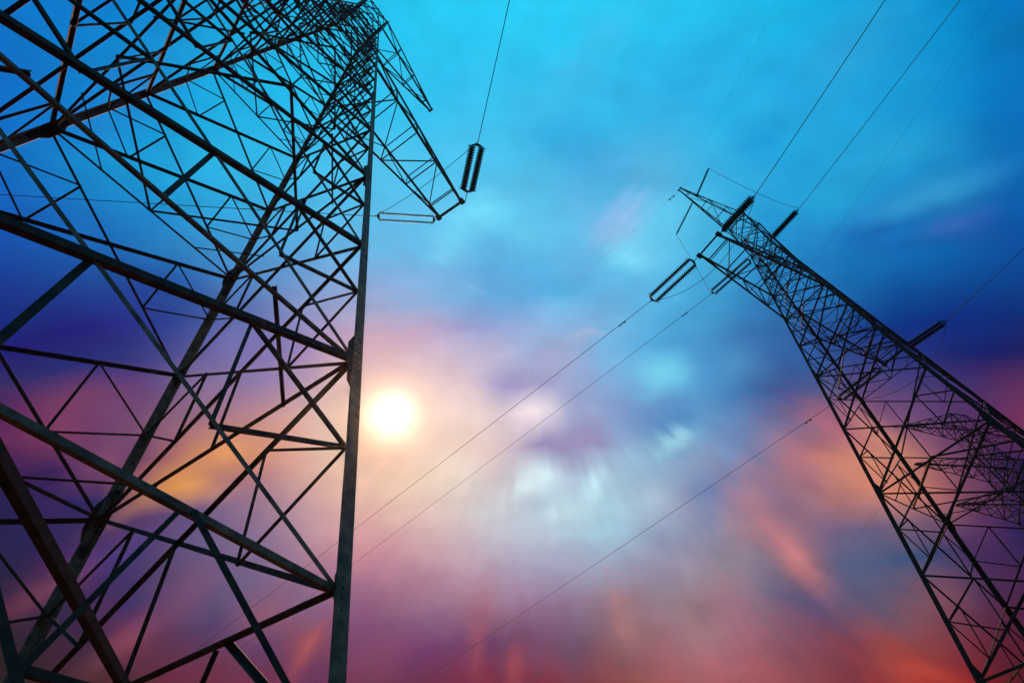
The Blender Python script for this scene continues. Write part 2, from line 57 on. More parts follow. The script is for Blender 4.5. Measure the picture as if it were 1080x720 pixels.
WISPS = [
 (0.2161, -0.1922, 0.5699, -0.8217, 0.0395, 0.0128, (0.61, 0.205, 0.205), 0.75),
 (0.1635, -0.2396, 0.3926, -0.9197, 0.0330, 0.0144, (0.376, 0.141, 0.188), 0.50),
 (0.2849, -0.2799, 0.9496, -0.3134, 0.0374, 0.0086, (0.515, 0.0704, 0.0452), 0.60),
 (-0.3735, -0.1574, 0.9013, 0.4332, 0.0386, 0.0132, (0.305, 0.0612, 0.0908), 0.60),
 (-0.3130, -0.1991, 0.8384, 0.5451, 0.0419, 0.0090, (0.376, 0.0908, 0.141), 0.50),
 (-0.1960, -0.2438, 0.5640, 0.8258, 0.0266, 0.0079, (0.546, 0.102, 0.0802), 0.60),
 (-0.2181, -0.2043, 0.5443, 0.8389, 0.0275, 0.0071, (0.376, 0.114, 0.156), 0.50),
 (-0.0561, -0.2636, 0.2682, 0.9634, 0.0287, 0.0081, (0.402, 0.0704, 0.0704), 0.50),
 (-0.0250, -0.2806, 0.1293, 0.9916, 0.0210, 0.0097, (0.485, 0.0802, 0.0704), 0.50),
 (0.0726, -0.2444, 0.2531, -0.9674, 0.0246, 0.0082, (0.515, 0.188, 0.171), 0.50),
 (0.0111, -0.0708, 0.9964, -0.0850, 0.0217, 0.0086, (0.68, 0.578, 0.753), 0.60),
 (0.1272, -0.1052, 0.9582, 0.2860, 0.0331, 0.0131, (0.262, 0.578, 0.73), 0.60),
 (0.1104, 0.1034, 0.7072, 0.7070, 0.0258, 0.0145, (0.376, 0.456, 0.776), 0.55),
 (0.3511, 0.0907, 0.9658, 0.2594, 0.0442, 0.0121, (0.0452, 0.352, 0.644), 0.50),
 (0.2271, -0.0576, 0.9518, 0.3066, 0.0299, 0.0129, (0.0452, 0.0704, 0.262), 0.60),
 (0.0103, -0.1270, 0.9422, 0.3351, 0.0206, 0.0075, (0.68, 0.871, 0.922), 0.85),
 (0.0654, -0.1329, 0.5886, 0.8084, 0.0119, 0.0099, (0.546, 0.871, 0.939), 0.85),
 (0.1339, -0.0420, 0.9999, 0.0107, 0.0245, 0.0094, (0.188, 0.631, 0.855), 0.80),
 (0.0113, -0.0691, 0.9962, 0.0871, 0.0130, 0.0052, (0.871, 0.73, 0.791), 0.80),
 (0.1337, -0.1057, 0.9793, 0.2022, 0.0165, 0.0066, (0.402, 0.745, 0.855), 0.70),
 (-0.0031, -0.0348, 0.9663, 0.2573, 0.0297, 0.0122, (0.305, 0.296, 0.565), 0.60),
 (0.0481, -0.0928, 0.9914, 0.1309, 0.0386, 0.0093, (0.305, 0.254, 0.468), 0.65),
 (0.1557, -0.1494, 0.9182, -0.3962, 0.0182, 0.0107, (0.15, 0.205, 0.429), 0.60),
 (-0.0224, 0.1179, 0.9111, 0.4122, 0.0257, 0.0152, (0.162, 0.701, 0.956), 0.80),
 (-0.0497, 0.0861, 0.9092, -0.4164, 0.0120, 0.0155, (0.188, 0.644, 0.913), 0.60),
 (-0.0082, 0.0844, 0.9961, -0.0882, 0.0226, 0.0129, (0.0802, 0.352, 0.68), 0.60),
 (0.1132, 0.0710, 0.8093, -0.5875, 0.0221, 0.0151, (0.216, 0.716, 0.939), 0.80),
 (0.0661, 0.1706, 0.9049, -0.4256, 0.0338, 0.0143, (0.0319, 0.376, 0.73), 0.60),
 (-0.0323, 0.0501, 0.8194, -0.5732, 0.0130, 0.0096, (0.283, 0.61, 0.871), 0.60),
 (0.0628, -0.0021, 0.9657, 0.2596, 0.0207, 0.0070, (0.61, 0.546, 0.73), 0.60),
 (0.0073, 0.0327, 0.9653, -0.2611, 0.0227, 0.0105, (0.162, 0.352, 0.658), 0.50),
 (0.0288, -0.1565, 0.9663, 0.2573, 0.0256, 0.0081, (0.578, 0.753, 0.831), 0.50),
 (0.0829, -0.1643, 0.4512, 0.8924, 0.0182, 0.0097, (0.376, 0.644, 0.791), 0.60),
 (0.3194, 0.0595, 0.9485, 0.3168, 0.0366, 0.0094, (0.00972, 0.171, 0.485), 0.50),
 (0.3624, 0.0648, 0.9207, 0.3902, 0.0226, 0.0075, (0.0452, 0.141, 0.456), 0.50),
 (0.1818, -0.0501, 0.9656, -0.2601, 0.0232, 0.0118, (0.0612, 0.305, 0.61), 0.50),
 (0.2300, -0.0288, 0.8901, -0.4557, 0.0294, 0.0115, (0.0262, 0.141, 0.402), 0.50),
 (0.1218, -0.0796, 0.9940, 0.1089, 0.0329, 0.0118, (0.114, 0.262, 0.546), 0.50),
 (0.2963, -0.0977, 0.7139, -0.7002, 0.0294, 0.0093, (0.753, 0.305, 0.156), 0.60),
 (0.2600, -0.0881, 0.7910, -0.6118, 0.0275, 0.0096, (0.485, 0.127, 0.171), 0.50),
 (-0.3010, -0.0994, 0.8966, 0.4428, 0.0333, 0.0079, (0.753, 0.305, 0.102), 0.60),
 (-0.3304, -0.0252, 0.7613, 0.6484, 0.0273, 0.0104, (0.188, 0.0452, 0.156), 0.50),
 (-0.3855, -0.1128, 0.9913, 0.1317, 0.0333, 0.0088, (0.013, 0.00972, 0.102), 0.50),
 (-0.3391, -0.1442, 0.9457, 0.3250, 0.0360, 0.0106, (0.0382, 0.0382, 0.205), 0.50)]


def build_world():
    w = bpy.data.worlds.new("World")
    scene.world = w
    w.use_nodes = True
    nt = w.node_tree
    N, Lk = nt.nodes, nt.links
    N.clear()

    def val(x):
        n = N.new('ShaderNodeValue'); n.outputs[0].default_value = x
        return n.outputs[0]

    def m(op, a, b=None, c=None, clamp=False):
        n = N.new('ShaderNodeMath'); n.operation = op; n.use_clamp = clamp
        for i, x in enumerate((a, b, c)):
            if x is None: continue
            if isinstance(x, (int, float)): n.inputs[i].default_value = x
            else: Lk.new(x, n.inputs[i])
        return n.outputs[0]

    def dot(a, v):
        n = N.new('ShaderNodeVectorMath'); n.operation = 'DOT_PRODUCT'
        Lk.new(a, n.inputs[0]); n.inputs[1].default_value = v
        return n.outputs['Value']

    def comb(a, b, c):
        n = N.new('ShaderNodeCombineXYZ')
        for i, x in enumerate((a, b, c)):
            if isinstance(x, (int, float)): n.inputs[i].default_value = x
            else: Lk.new(x, n.inputs[i])
        return n.outputs[0]

    def mix(fac, a, b, mode='MIX'):
        n = N.new('ShaderNodeMix'); n.data_type = 'RGBA'; n.blend_type = mode
        n.clamp_factor = True
        for s, x in ((0, fac), (6, a), (7, b)):
            if isinstance(x, (int, float)): n.inputs[s].default_value = x
            elif isinstance(x, tuple): n.inputs[s].default_value = x
            else: Lk.new(x, n.inputs[s])
        return n.outputs[2]

    def noise(vec, scale, detail, rough=0.5):
        n = N.new('ShaderNodeTexNoise'); n.noise_dimensions = '3D'
        Lk.new(vec, n.inputs['Vector'])
        n.inputs['Scale'].default_value = scale
        n.inputs['Detail'].default_value = detail
        n.inputs['Roughness'].default_value = rough
        return n.outputs['Fac']

    tc = N.new('ShaderNodeTexCoord')
    nrm = N.new('ShaderNodeVectorMath'); nrm.operation = 'NORMALIZE'
    Lk.new(tc.outputs['Generated'], nrm.inputs[0])
    D = nrm.outputs[0]
    # stereographic sky chart about the point 52 degrees up in the north
    den = m('ADD', dot(D, (0.0, 0.61040, 0.79210)), 1.0)
    den = m('MAXIMUM', den, 0.02)
    u = m('DIVIDE', dot(D, (1.0, 0.0, 0.0)), den)
    v = m('DIVIDE', dot(D, (0.0, -0.79210, 0.61040)), den)
    # the wind blows every cloud away from one point: streaks run along it
    du = m('SUBTRACT', u, 0.0197)
    dv = m('SUBTRACT', v, 0.0246)
    r = m('MAXIMUM', m('SQRT', m('ADD', m('MULTIPLY', du, du), m('MULTIPLY', dv, dv))), 0.004)
    cu, cv = m('DIVIDE', du, r), m('DIVIDE', dv, r)
    lr = m('LOGARITHM', m('ADD', r, 0.06), 2.718)
    P1 = comb(m('MULTIPLY', cu, 5.5), m('MULTIPLY', cv, 5.5), m('MULTIPLY', lr, 2.2))
    P2 = comb(m('MULTIPLY', cu, 14.0), m('MULTIPLY', cv, 14.0), m('MULTIPLY', lr, 1.7))
    P4 = comb(m('MULTIPLY', u, 8.0), m('MULTIPLY', v, 13.0), m('ADD', m('MULTIPLY', u, 3.0), 7.3))
    P3 = comb(m('MULTIPLY', u, 9.0), m('MULTIPLY', v, 9.0), 3.1)
    n1 = m('SUBTRACT', noise(P1, 1.0, 3.0), 0.5)
    n2 = m('SUBTRACT', noise(P2, 1.0, 2.0), 0.5)
    n3 = m('SUBTRACT', noise(P3, 1.0, 3.0), 0.5)
    low = m('ADD', 0.25, m('MULTIPLY', m('MULTIPLY', m('SUBTRACT', 0.12, v), 3.6, clamp=True), 0.75))
    n4 = m('SUBTRACT', noise(P4, 1.0, 4.0, 0.55), 0.5)
    rr = m('MULTIPLY', m('MULTIPLY', m('SUBTRACT', r, 0.07), 4.5, clamp=True), low)
    # streaky warp of the chart
    warp = m('MULTIPLY', m('ADD', m('MULTIPLY', n1, 0.05), m('MULTIPLY', n2, 0.025)), rr)
    wu = m('ADD', u, m('ADD', m('MULTIPLY', cu, warp), m('MULTIPLY', n3, 0.035)))
    wv = m('ADD', v, m('ADD', m('MULTIPLY', cv, warp), m('MULTIPLY', n3, 0.04)))
    fu = m('DIVIDE', m('SUBTRACT', wu, U0), U1 - U0, clamp=True)
    tv = m('MULTIPLY', m('DIVIDE', m('SUBTRACT', wv, V0), V1 - V0), len(SKY) - 1.0)
    col = None
    for k, row in enumerate(SKY):
        rp = N.new('ShaderNodeValToRGB')
        cr = rp.color_ramp
        cr.interpolation = 'CARDINAL'
        n = len(row)
        while len(cr.elements) < n: cr.elements.new(0.5)
        for i, e in enumerate(cr.elements): e.position = i / (n - 1.0)
        for i, e in enumerate(cr.elements): e.color = (*row[i], 1.0)
        Lk.new(fu, rp.inputs[0])
        if col is None: col = rp.outputs[0]
        else: col = mix(m('SUBTRACT', tv, k - 1.0, clamp=True), col, rp.outputs[0])
    # wind-drawn wisps
    tear = m('ADD', 0.55, m('MULTIPLY', m('ADD', n2, n4), 1.8), clamp=True)
    for (a0, b0, ca, sa, ln, wd, rgb, al) in WISPS:
        x0, y0 = m('SUBTRACT', wu, a0), m('SUBTRACT', wv, b0)
        s1 = m('DIVIDE', m('ADD', m('MULTIPLY', x0, ca), m('MULTIPLY', y0, sa)), ln)
        s2 = m('DIVIDE', m('SUBTRACT', m('MULTIPLY', y0, ca), m('MULTIPLY', x0, sa)), wd)
        e = m('EXPONENT', m('MULTIPLY', m('ADD', m('MULTIPLY', s1, s1), m('MULTIPLY', s2, s2)), -1.0))
        col = mix(m('MULTIPLY', m('MULTIPLY', e, al), tear), col, (*rgb, 1.0))
    # brighter and dimmer strands in the cloud
    g = m('ADD', 1.0, m('MULTIPLY', m('ADD', m('MULTIPLY', n2, 0.42), m('MULTIPLY', n1, 0.35)), rr))
    g = m('MULTIPLY', g, m('ADD', 1.0, m('MULTIPLY', n4, 1.0)))
    col = mix(1.0, col, comb(g, g, m('ADD', m('MULTIPLY', g, 0.85), 0.15)), 'MULTIPLY')
    # the low sun burning through the cloud
    ang = m('MULTIPLY', m('ARCCOSINE', m('MINIMUM', dot(D, tuple(SUN)), 0.9999999)), 57.2958)
    def glow(width, power):
        return m('EXPONENT', m('MULTIPLY', m('POWER', m('DIVIDE', ang, width), power), -1.0))
    for wdt, pw, rgb, s in ((1.9, 1.7, (1.0, 0.95, 0.85, 1), 1.3), (4.2, 1.2, (1.0, 0.80, 0.62, 1), 0.22)):
        gl = m('MULTIPLY', glow(wdt, pw), s)
        cc = mix(1.0, rgb, comb(gl, gl, gl), 'MULTIPLY')
        col = mix(1.0, col, cc, 'ADD')
    bg = N.new('ShaderNodeBackground'); bg.inputs['Strength'].default_value = 1.0
    Lk.new(col, bg.inputs['Color'])
    sky = N.new('ShaderNodeTexSky'); sky.sky_type = 'NISHITA'; sky.sun_disc = False
    sky.sun_elevation = math.asin(SUN.z)
    sky.sun_rotation = math.atan2(SUN.x, SUN.y)
    bg2 = N.new('ShaderNodeBackground'); bg2.inputs['Strength'].default_value = 0.002
    Lk.new(sky.outputs[0], bg2.inputs['Color'])
    add = N.new('ShaderNodeAddShader')
    Lk.new(bg.outputs[0], add.inputs[0]); Lk.new(bg2.outputs[0], add.inputs[1])
    out = N.new('ShaderNodeOutputWorld')
    Lk.new(add.outputs[0], out.inputs['Surface'])


build_world()

sd = bpy.data.lights.new("sun", 'SUN')
sd.energy = 5.0
sd.angle = math.radians(0.5)
sd.color = (1.0, 0.55, 0.30)
so = bpy.data.objects.new("sun", sd)
COL.objects.link(so)
so.rotation_euler = SUN.to_track_quat('Z', 'Y').to_euler()


# ------------------------------------------------------------------ materials
def material(name, base, rough, metal=0.0, var=0.3, scale=3.0, bump=0.0, tint=None):
    mt = bpy.data.materials.new(name); mt.use_nodes = True
    nt = mt.node_tree; N, Lk = nt.nodes, nt.links
    b = N['Principled BSDF']
    b.inputs['Roughness'].default_value = rough
    b.inputs['Metallic'].default_value = metal
    b.inputs['Specular IOR Level'].default_value = 0.14
    tc = N.new('ShaderNodeTexCoord')
    nz = N.new('ShaderNodeTexNoise'); nz.inputs['Scale'].default_value = scale
    nz.inputs['Detail'].default_value = 8.0; nz.inputs['Roughness'].default_value = 0.65
    Lk.new(tc.outputs['Object'], nz.inputs['Vector'])
    rp = N.new('ShaderNodeValToRGB')
    rp.color_ramp.elements[0].position = 0.35; rp.color_ramp.elements[1].position = 0.65
    t = tint or tuple(c * (1 + var) for c in base)
    rp.color_ramp.elements[0].color = (*[c * (1 - var) for c in base], 1)
    rp.color_ramp.elements[1].color = (*t, 1)
    Lk.new(nz.outputs['Fac'], rp.inputs[0]); Lk.new(rp.outputs[0], b.inputs['Base Color'])
    mr = N.new('ShaderNodeMapRange'); mr.inputs['To Min'].default_value = rough - 0.1; mr.inputs['To Max'].default_value = rough + 0.12
    Lk.new(nz.outputs['Fac'], mr.inputs['Value']); Lk.new(mr.outputs[0], b.inputs['Roughness'])
    if bump:
        bp = N.new('ShaderNodeBump'); bp.inputs['Strength'].default_value = bump; bp.inputs['Distance'].default_value = 0.02
        Lk.new(nz.outputs['Fac'], bp.inputs['Height']); Lk.new(bp.outputs[0], b.inputs['Normal'])
    return mt


STEEL = material("weathered_steel", (0.028, 0.0135, 0.008), 0.7, 0.0, 0.4, 5.0, 0.2, tint=(0.085, 0.036, 0.018))
GALV_LIT = material("lit_galvanised_steel", (0.15, 0.070, 0.038), 0.65, 0.0, 0.4, 5.0, 0.2, tint=(0.28, 0.13, 0.07))  # galvanised tone, lightened to paint in sky light on the near tower
DARK = material("dark_steel", (0.04, 0.04, 0.042), 0.55, 0.3, 0.3, 6.0)
CERAMIC = material("brown_porcelain", (0.014, 0.011, 0.010), 0.3, 0.0, 0.2, 8.0)
GREYINS = material("grey_insulator", (0.05, 0.055, 0.06), 0.45, 0.0, 0.2, 8.0)
WIRE = material("aluminium_strand", (0.08, 0.08, 0.085), 0.6, 0.3, 0.2, 5.0)
CONCRETE = material("concrete", (0.28, 0.27, 0.25), 0.9, 0.0, 0.2, 6.0, 0.4)
GROUND = material("field_soil_and_grass", (0.035, 0.04, 0.02), 0.95, 0.0, 0.4, 0.6, 0.6, tint=(0.06, 0.05, 0.035))


# ------------------------------------------------------------------ helpers
def link(name, bm, mat, parent=None):
    me = bpy.data.meshes.new(name)
    bm.normal_update()
    bm.to_mesh(me); bm.free()
    me.materials.append(mat)
    o = bpy.data.objects.new(name, me)
    COL.objects.link(o)
    if parent is not None: o.parent = parent
    return o


def empty(name, loc, rz=0.0, label=None, cat=None, group=None):
    o = bpy.data.objects.new(name, None)
    o.empty_display_size = 0.3
    COL.objects.link(o)
    o.location = loc; o.rotation_euler = (0, 0, rz)
    tag(o, label, cat, group)
    return o


def tag(o, label=None, cat=None, group=None, kind=None):
    if label: o['label'] = label
    if cat: o['category'] = cat
    if group: o['group'] = group
    if kind: o['kind'] = kind
    return o


def add_angle(bm, A, B, w, n1, n2, t=None, off=0.0):
    """rolled steel L angle from A to B; heel on the line, flanges along n1 and n2"""
    A, B = Vector(A), Vector(B)
    ax = (B - A)
    if ax.length < 1e-4: return
    ax.normalize()
    n1 = Vector(n1); n1 = (n1 - ax * n1.dot(ax))
    if n1.length < 1e-4: n1 = ax.orthogonal()
    n1.normalize()
    n2 = Vector(n2); n2 = n2 - ax * n2.dot(ax) - n1 * n2.dot(n1)
    if n2.length < 1e-4: n2 = ax.cross(n1)
    n2.normalize()
    t = t or max(0.1 * w, 0.006)
    prof = [(0, 0), (w, 0), (w, t), (t, t), (t, w), (0, w)]
    sh = n2 * off
    ra = [bm.verts.new(A + sh + n1 * (x - w * 0.35) + n2 * y) for x, y in prof]
    rb = [bm.verts.new(B + sh + n1 * (x - w * 0.35) + n2 * y) for x, y in prof]
    k = len(prof)
    for i in range(k):
        bm.faces.new((ra[i], ra[(i + 1) % k], rb[(i + 1) % k], rb[i]))
    bm.faces.new(ra[::-1]); bm.faces.new(rb)


def add_tube(bm, pts, r, seg=6, closed=False):
    pts = [Vector(p) for p in pts]
    n = len(pts)
    up = None; rings = []
    for i, p in enumerate(pts):
        if closed: d = pts[(i + 1) % n] - pts[i - 1]
        else: d = (pts[min(i + 1, n - 1)] - pts[max(i - 1, 0)])
        d.normalize()
        if up is None: up = d.orthogonal().normalized()
        up = (up - d * up.dot(d)).normalized()
        s = d.cross(up)
        rr = r[i] if isinstance(r, (list, tuple)) else r
        rings.append([bm.verts.new(p + (up * math.cos(a) + s * math.sin(a)) * rr) for a in [2 * math.pi * k / seg for k in range(seg)]])
    m = n if closed else n - 1
    for i in range(m):
        a, b = rings[i], rings[(i + 1) % n]
        for k in range(seg):
            bm.faces.new((a[k], a[(k + 1) % seg], b[(k + 1) % seg], b[k]))
    if not closed:
        bm.faces.new(rings[0][::-1]); bm.faces.new(rings[-1])


def add_plate(bm, poly, n, t):
    n = Vector(n).normalized()
    a = [bm.verts.new(Vector(p) - n * t * 0.5) for p in poly]
    b = [bm.verts.new(Vector(p) + n * t * 0.5) for p in poly]
    k = len(poly)
    bm.faces.new(a[::-1]); bm.faces.new(b)
    for i in range(k):
        bm.faces.new((a[i], a[(i + 1) % k], b[(i + 1) % k], b[i]))


# ------------------------------------------------------------------ ground
bm = bmesh.new()
bmesh.ops.create_grid(bm, x_segments=80, y_segments=80, size=3000.0)
for vv in bm.verts:
    d = math.hypot(vv.co.x, vv.co.y)
    if d > 120:
        vv.co.z = (math.sin(vv.co.x * 0.004) + math.sin(vv.co.y * 0.005 + 1)) * min((d - 120) / 600, 1) * 3.0 + 3.0 * min((d - 120) / 600, 1)
tag(link("ground", bm, GROUND), kind='structure')

# ------------------------------------------------------------------ towers
HT = 49.4234                   # where the four legs would meet, above eye level
W1, W2 = 4.5, 4.4348
LV = [-1.6, 3.357, 7.508, 11.700, 15.921, 20.151, 24.433, 27.4, 30.3, 33.2, 35.4, 37.4, 39.0, 41.3, 44.0]
CORN = [(1, 1), (-1, 1), (-1, -1), (1, -1)]
FACES = [(3, 0), (0, 1), (1, 2), (2, 3)]
cam_inv = cam.matrix_world.inverted()


def corner(i, h):
    k = 1 - min(h, 39.0) / HT          # the head above 39 m is a straight box
    return Vector((CORN[i][0] * W1 * k, CORN[i][1] * W2 * k, h + EYE))


def fpt(fc, t, h):
    a, b = corner(fc[0], h), corner(fc[1], h)
    return a.lerp(b, (t + 1) / 2)


def fnormal(fc):
    m = (Vector((*CORN[fc[0]], 0)) + Vector((*CORN[fc[1]], 0)))
    m.normalize()
    return m


T3X, T3Y, T3R = 53.0, 52.0, 0.275


def seen_size(P, Q, w, root_m):
    best = 0
    for t in (0.1, 0.5, 0.9):
        c = cam_inv @ (root_m @ P.lerp(Q, t))
        if c.z < -0.3:
            x, y = c.x / -c.z, c.y / -c.z
            if abs(x) < 0.98 and abs(y) < 0.66:
                best += (P - Q).length * w / (c.z * c.z)
    return best


def build_tower(root, arms, axis):
    """arms: (name, side, length, root low, root high, tip height, half width at the tip, bays, chord, lacing)
    axis: 'y' or 'x', the local direction of the cross arms"""
    rm = Matrix.Translation(root.location) @ Matrix.Rotation(root.rotation_euler.z, 4, 'Z')
    parts = {}

    def member(name, A, B, w, n1, n2, off=0.0, mat=None):
        parts.setdefault(name, []).append((A, B, w, n1, n2, off, mat or STEEL))

    # legs: one rolled angle from footing to head, in three diminishing lifts
    for i in range(4):
        bm = bmesh.new()
        sx, sy = CORN[i]
        cuts = [-1.45, 7.5, 15.92, 24.4, 33.2, 39.0, 44.1]
        ws = [0.22, 0.21, 0.19, 0.15, 0.12, 0.11]
        for a, b, w in zip(cuts[:-1], cuts[1:], ws):
            so_ = Vector((sx, sy, 0)) * 0.05          # heel stands proud of the brace planes
            A, B = corner(i, a) + so_, corner(i, b) + so_
            ax = (B - A).normalized()
            # heel outwards, flanges along the two faces
            n1 = Vector((-sx, 0, 0)); n2 = Vector((0, -sy, 0))
            A2 = A + n1 * (w * 0.35); B2 = B + n1 * (w * 0.35)
            add_angle(bm, A2, B2, w, n1, n2, t=w * 0.11)
            # splice angle inside the joint with bolts
            if b < 35:
                S0, S1 = corner(i, b - 0.55) + so_, corner(i, b + 0.55) + so_
                d = n1 * (w * 0.11 + 0.002) + n2 * (w * 0.11 + 0.002)
                add_angle(bm, S0 + n1 * (w * 0.30) + d, S1 + n1 * (w * 0.30) + d, w * 0.86, n1, n2, t=0.014)
                for q in range(7):
                    hh = b - 0.48 + q * 0.16
                    for nn, mm in ((n1, n2), (n2, n1)):
                        for e in (0.35, 0.75):
                            c = corner(i, hh) + so_ + nn * w * e
                            add_tube(bm, [c - mm * 0.022, c + mm * 0.05], 0.017, 6)
        link('leg', bm, GALV_LIT if axis == 'y' else STEEL, root)
        # stepped concrete pedestal
        bm = bmesh.new()
        foot = corner(i, -1.6)
        for s, z0, z1 in ((0.75, -0.3, 0.06), (0.38, 0.06, 0.32)):
            add_plate(bm, [(foot.x - s, foot.y - s, (z0 + z1) / 2), (foot.x + s, foot.y - s, (z0 + z1) / 2), (foot.x + s, foot.y + s, (z0 + z1) / 2), (foot.x - s, foot.y + s, (z0 + z1) / 2)], (0, 0, 1), z1 - z0)
        link('footing', bm, CONCRETE, root)

    up = Vector((0, 0, 1))
    for fi, fc in enumerate(FACES):
        n = fnormal(fc); inn = -n
        near = fi in (0, 1)
        # bottom lift: inverted V of heavy angles from the middle of the first strut
        h1 = LV[1]
        for s in (-1, 1):
            member('diagonal_brace', fpt(fc, -0.02 * s, h1), fpt(fc, 0.965 * s, -1.5), 0.07, n.cross(up), inn, 0.02)
            member('diagonal_brace', fpt(fc, 0.515 * s, h1 + .03), fpt(fc, 0.985 * s, 1.77), 0.078, n.cross(up), inn, 0.03)
            member('secondary_brace', fpt(fc, 0.485 * s, h1 - .05), fpt(fc, 0.345 * s, 1.69), 0.05, n.cross(up), inn, 0.05)
            member('secondary_brace', fpt(fc, 0.34 * s, 1.72), fpt(fc, 0.98 * s, 1.77), 0.06, up, inn, 0.06)
            member('secondary_brace', fpt(fc, 0.66 * s, 0.15), fpt(fc, 0.98 * s, 1.7), 0.05, up, inn, 0.06)
        for k in range(1, len(LV) - 1):
            a, b = LV[k], LV[k + 1]
            hc = (a + b) / 2
            if k <= 5: wa, wb = ((0.105, 0.062) if k < 3 else (0.075, 0.055)) if fi == 0 else (0.085, 0.075)
            elif k <= 8: wa = wb = 0.08
            else: wa = wb = 0.065
            if fi in (2, 3): wa = wb = min(wa, 0.09)
            member('diagonal_brace', fpt(fc, -0.985, a), fpt(fc, 0.985, b), wa, up, inn, 0.012 - wa * 0.2)
            member('diagonal_brace', fpt(fc, 0.985, a), fpt(fc, -0.985, b), wb, -up, inn, 0.02 + wa * 0.1, GALV_LIT if axis == 'y' and fi == 0 and k < 5 else None)  # paler steel paints the sky light on the near face
            if k in (1, 2, 4, 6) or k >= 8:
                w = {1: 0.075 if fi == 0 else 0.105, 2: 0.06 if fi == 0 else 0.085, 4: 0.07}.get(k, 0.06)
                member('horizontal_strut', fpt(fc, -0.985, a), fpt(fc, 0.985, a), w, up, inn, 0.03 + w * 0.2, GALV_LIT if axis == 'y' and fi == 0 and k < 3 else None)  # near-face struts take the same painted-in sky light
            if k == len(LV) - 2:
                member('horizontal_strut', fpt(fc, -0.985, b), fpt(fc, 0.985, b), 0.08, up, inn, 0.04)
            if k <= 10:
                # redundant members that split the long bays
                w = 0.055 if k <= 4 else 0.045 if k <= 7 else 0.04
                kb = 1 - a / HT; kt = 1 - b / HT
                hx = a + (b - a) * kb / (kb + kt)   # where the X crosses
                hu, hl = (hx + b) / 2 , (a + hx) / 2
                for s in (-1, 1):
                    tt = 0.48 * s
                    member('secondary_brace', fpt(fc, tt, hl), fpt(fc, tt, hu), w, n.cross(up) * s, inn, 0.06)
                    member('secondary_brace', fpt(fc, tt, hu), fpt(fc, 0.98 * s, hx), w, up, inn, 0.055)
                    member('secondary_brace', fpt(fc, tt, hl), fpt(fc, 0.98 * s, hx), w, up, inn, 0.05)
                if k in (1, 2, 4, 6):
                    w = (0.085 if fi == 0 else 0.05) if k <= 2 else 0.05
                    member('secondary_brace', fpt(fc, 0, hx), fpt(fc, 0, a), w, n.cross(up), inn, 0.07)
    # plan bracing: a diamond between the strut middles, with corner ties
    for k in (1, 2, 4, 6, 8, 9, 12, 13, 14):
        a = LV[k]
        for i in range(4):
            w = {1: 0.11, 2: 0.1, 4: 0.07}.get(k, 0.06)
            P, Q = fpt(FACES[i], 0, a), fpt(FACES[(i + 1) % 4], 0, a)
            if k != 2: member('plan_brace', P, Q, w, (P - Q).cross(up), up, -0.04 if k == 1 else 0.05)
            P, Q = fpt(FACES[i], 0.5, a), fpt(FACES[(i + 1) % 4], -0.5, a)
            if k != 1: member('plan_brace', P, Q, w * 0.6, (P - Q).cross(up), up, 0.04)
    for name, lst in parts.items():
        lst.sort(key=lambda q: -seen_size(q[0], q[1], q[2], rm))
        for q in lst[:100]:
            bm = bmesh.new(); add_angle(bm, *q[:5], off=q[5])
            link(name, bm, q[6], root)
        if lst[100:]:
            bm = bmesh.new()
            for q in lst[100:]: add_angle(bm, *q[:5], off=q[5])
            tag(link(name, bm, STEEL, root), kind='stuff')
    # gusset plates with their bolts
    for i in range(4):
        for k, (L, W) in ((1, (0.4, 0.22)), (2, (0.8, 0.32)), (3, (0.3, 0.2)), (4, (0.75, 0.3)), (5, (0.28, 0.18)), (6, (0.45, 0.22)), (8, (0.35, 0.2)), (9, (0.3, 0.2))):
            h = LV[k]
            c = corner(i, h)
            ax = (corner(i, h + 1) - c).normalized()
            c = c + Vector((CORN[i][0], CORN[i][1], 0)) * 0.045
            for d in (Vector((-CORN[i][0], 0, 0)), Vector((0, -CORN[i][1], 0))):
                nn = ax.cross(d).normalized()
                other = Vector((0, -CORN[i][1], 0)) if d.x else Vector((-CORN[i][0], 0, 0))
                if nn.dot(other) < 0: nn = -nn
                q = c + nn * 0.028
                bm = bmesh.new()
                poly = [q - ax * L, q - ax * L + d * W * .35, q - ax * L * .35 + d * W, q + ax * L * .35 + d * W, q + ax * L + d * W * .35, q + ax * L]
                add_plate(bm, poly, nn, 0.014)
                if k <= 4:
                    for a2 in [x * 0.13 for x in range(-int(L / 0.15), int(L / 0.15) + 1)]:
                        for e in (0.12, 0.28):
                            if e > W * 0.5 + 0.1 or abs(a2) > L * 0.9 or (e > 0.2 and abs(a2) > L * 0.42): continue
                            cc = q + ax * a2 + d * e
                            add_tube(bm, [cc - nn * 0.035, cc + nn * 0.03], 0.016, 6)
                link('gusset_plate', bm, STEEL, root)

    # ---- lower cross arms
    def to_xy(a, b, h):           # a along the arm, b across it
        return Vector((b, a, h + EYE)) if axis == 'y' else Vector((a, b, h + EYE))

    def half(h):
        k = 1 - min(h, 39.0) / HT
        return (W2 * k, W1 * k) if axis == 'y' else (W1 * k, W2 * k)

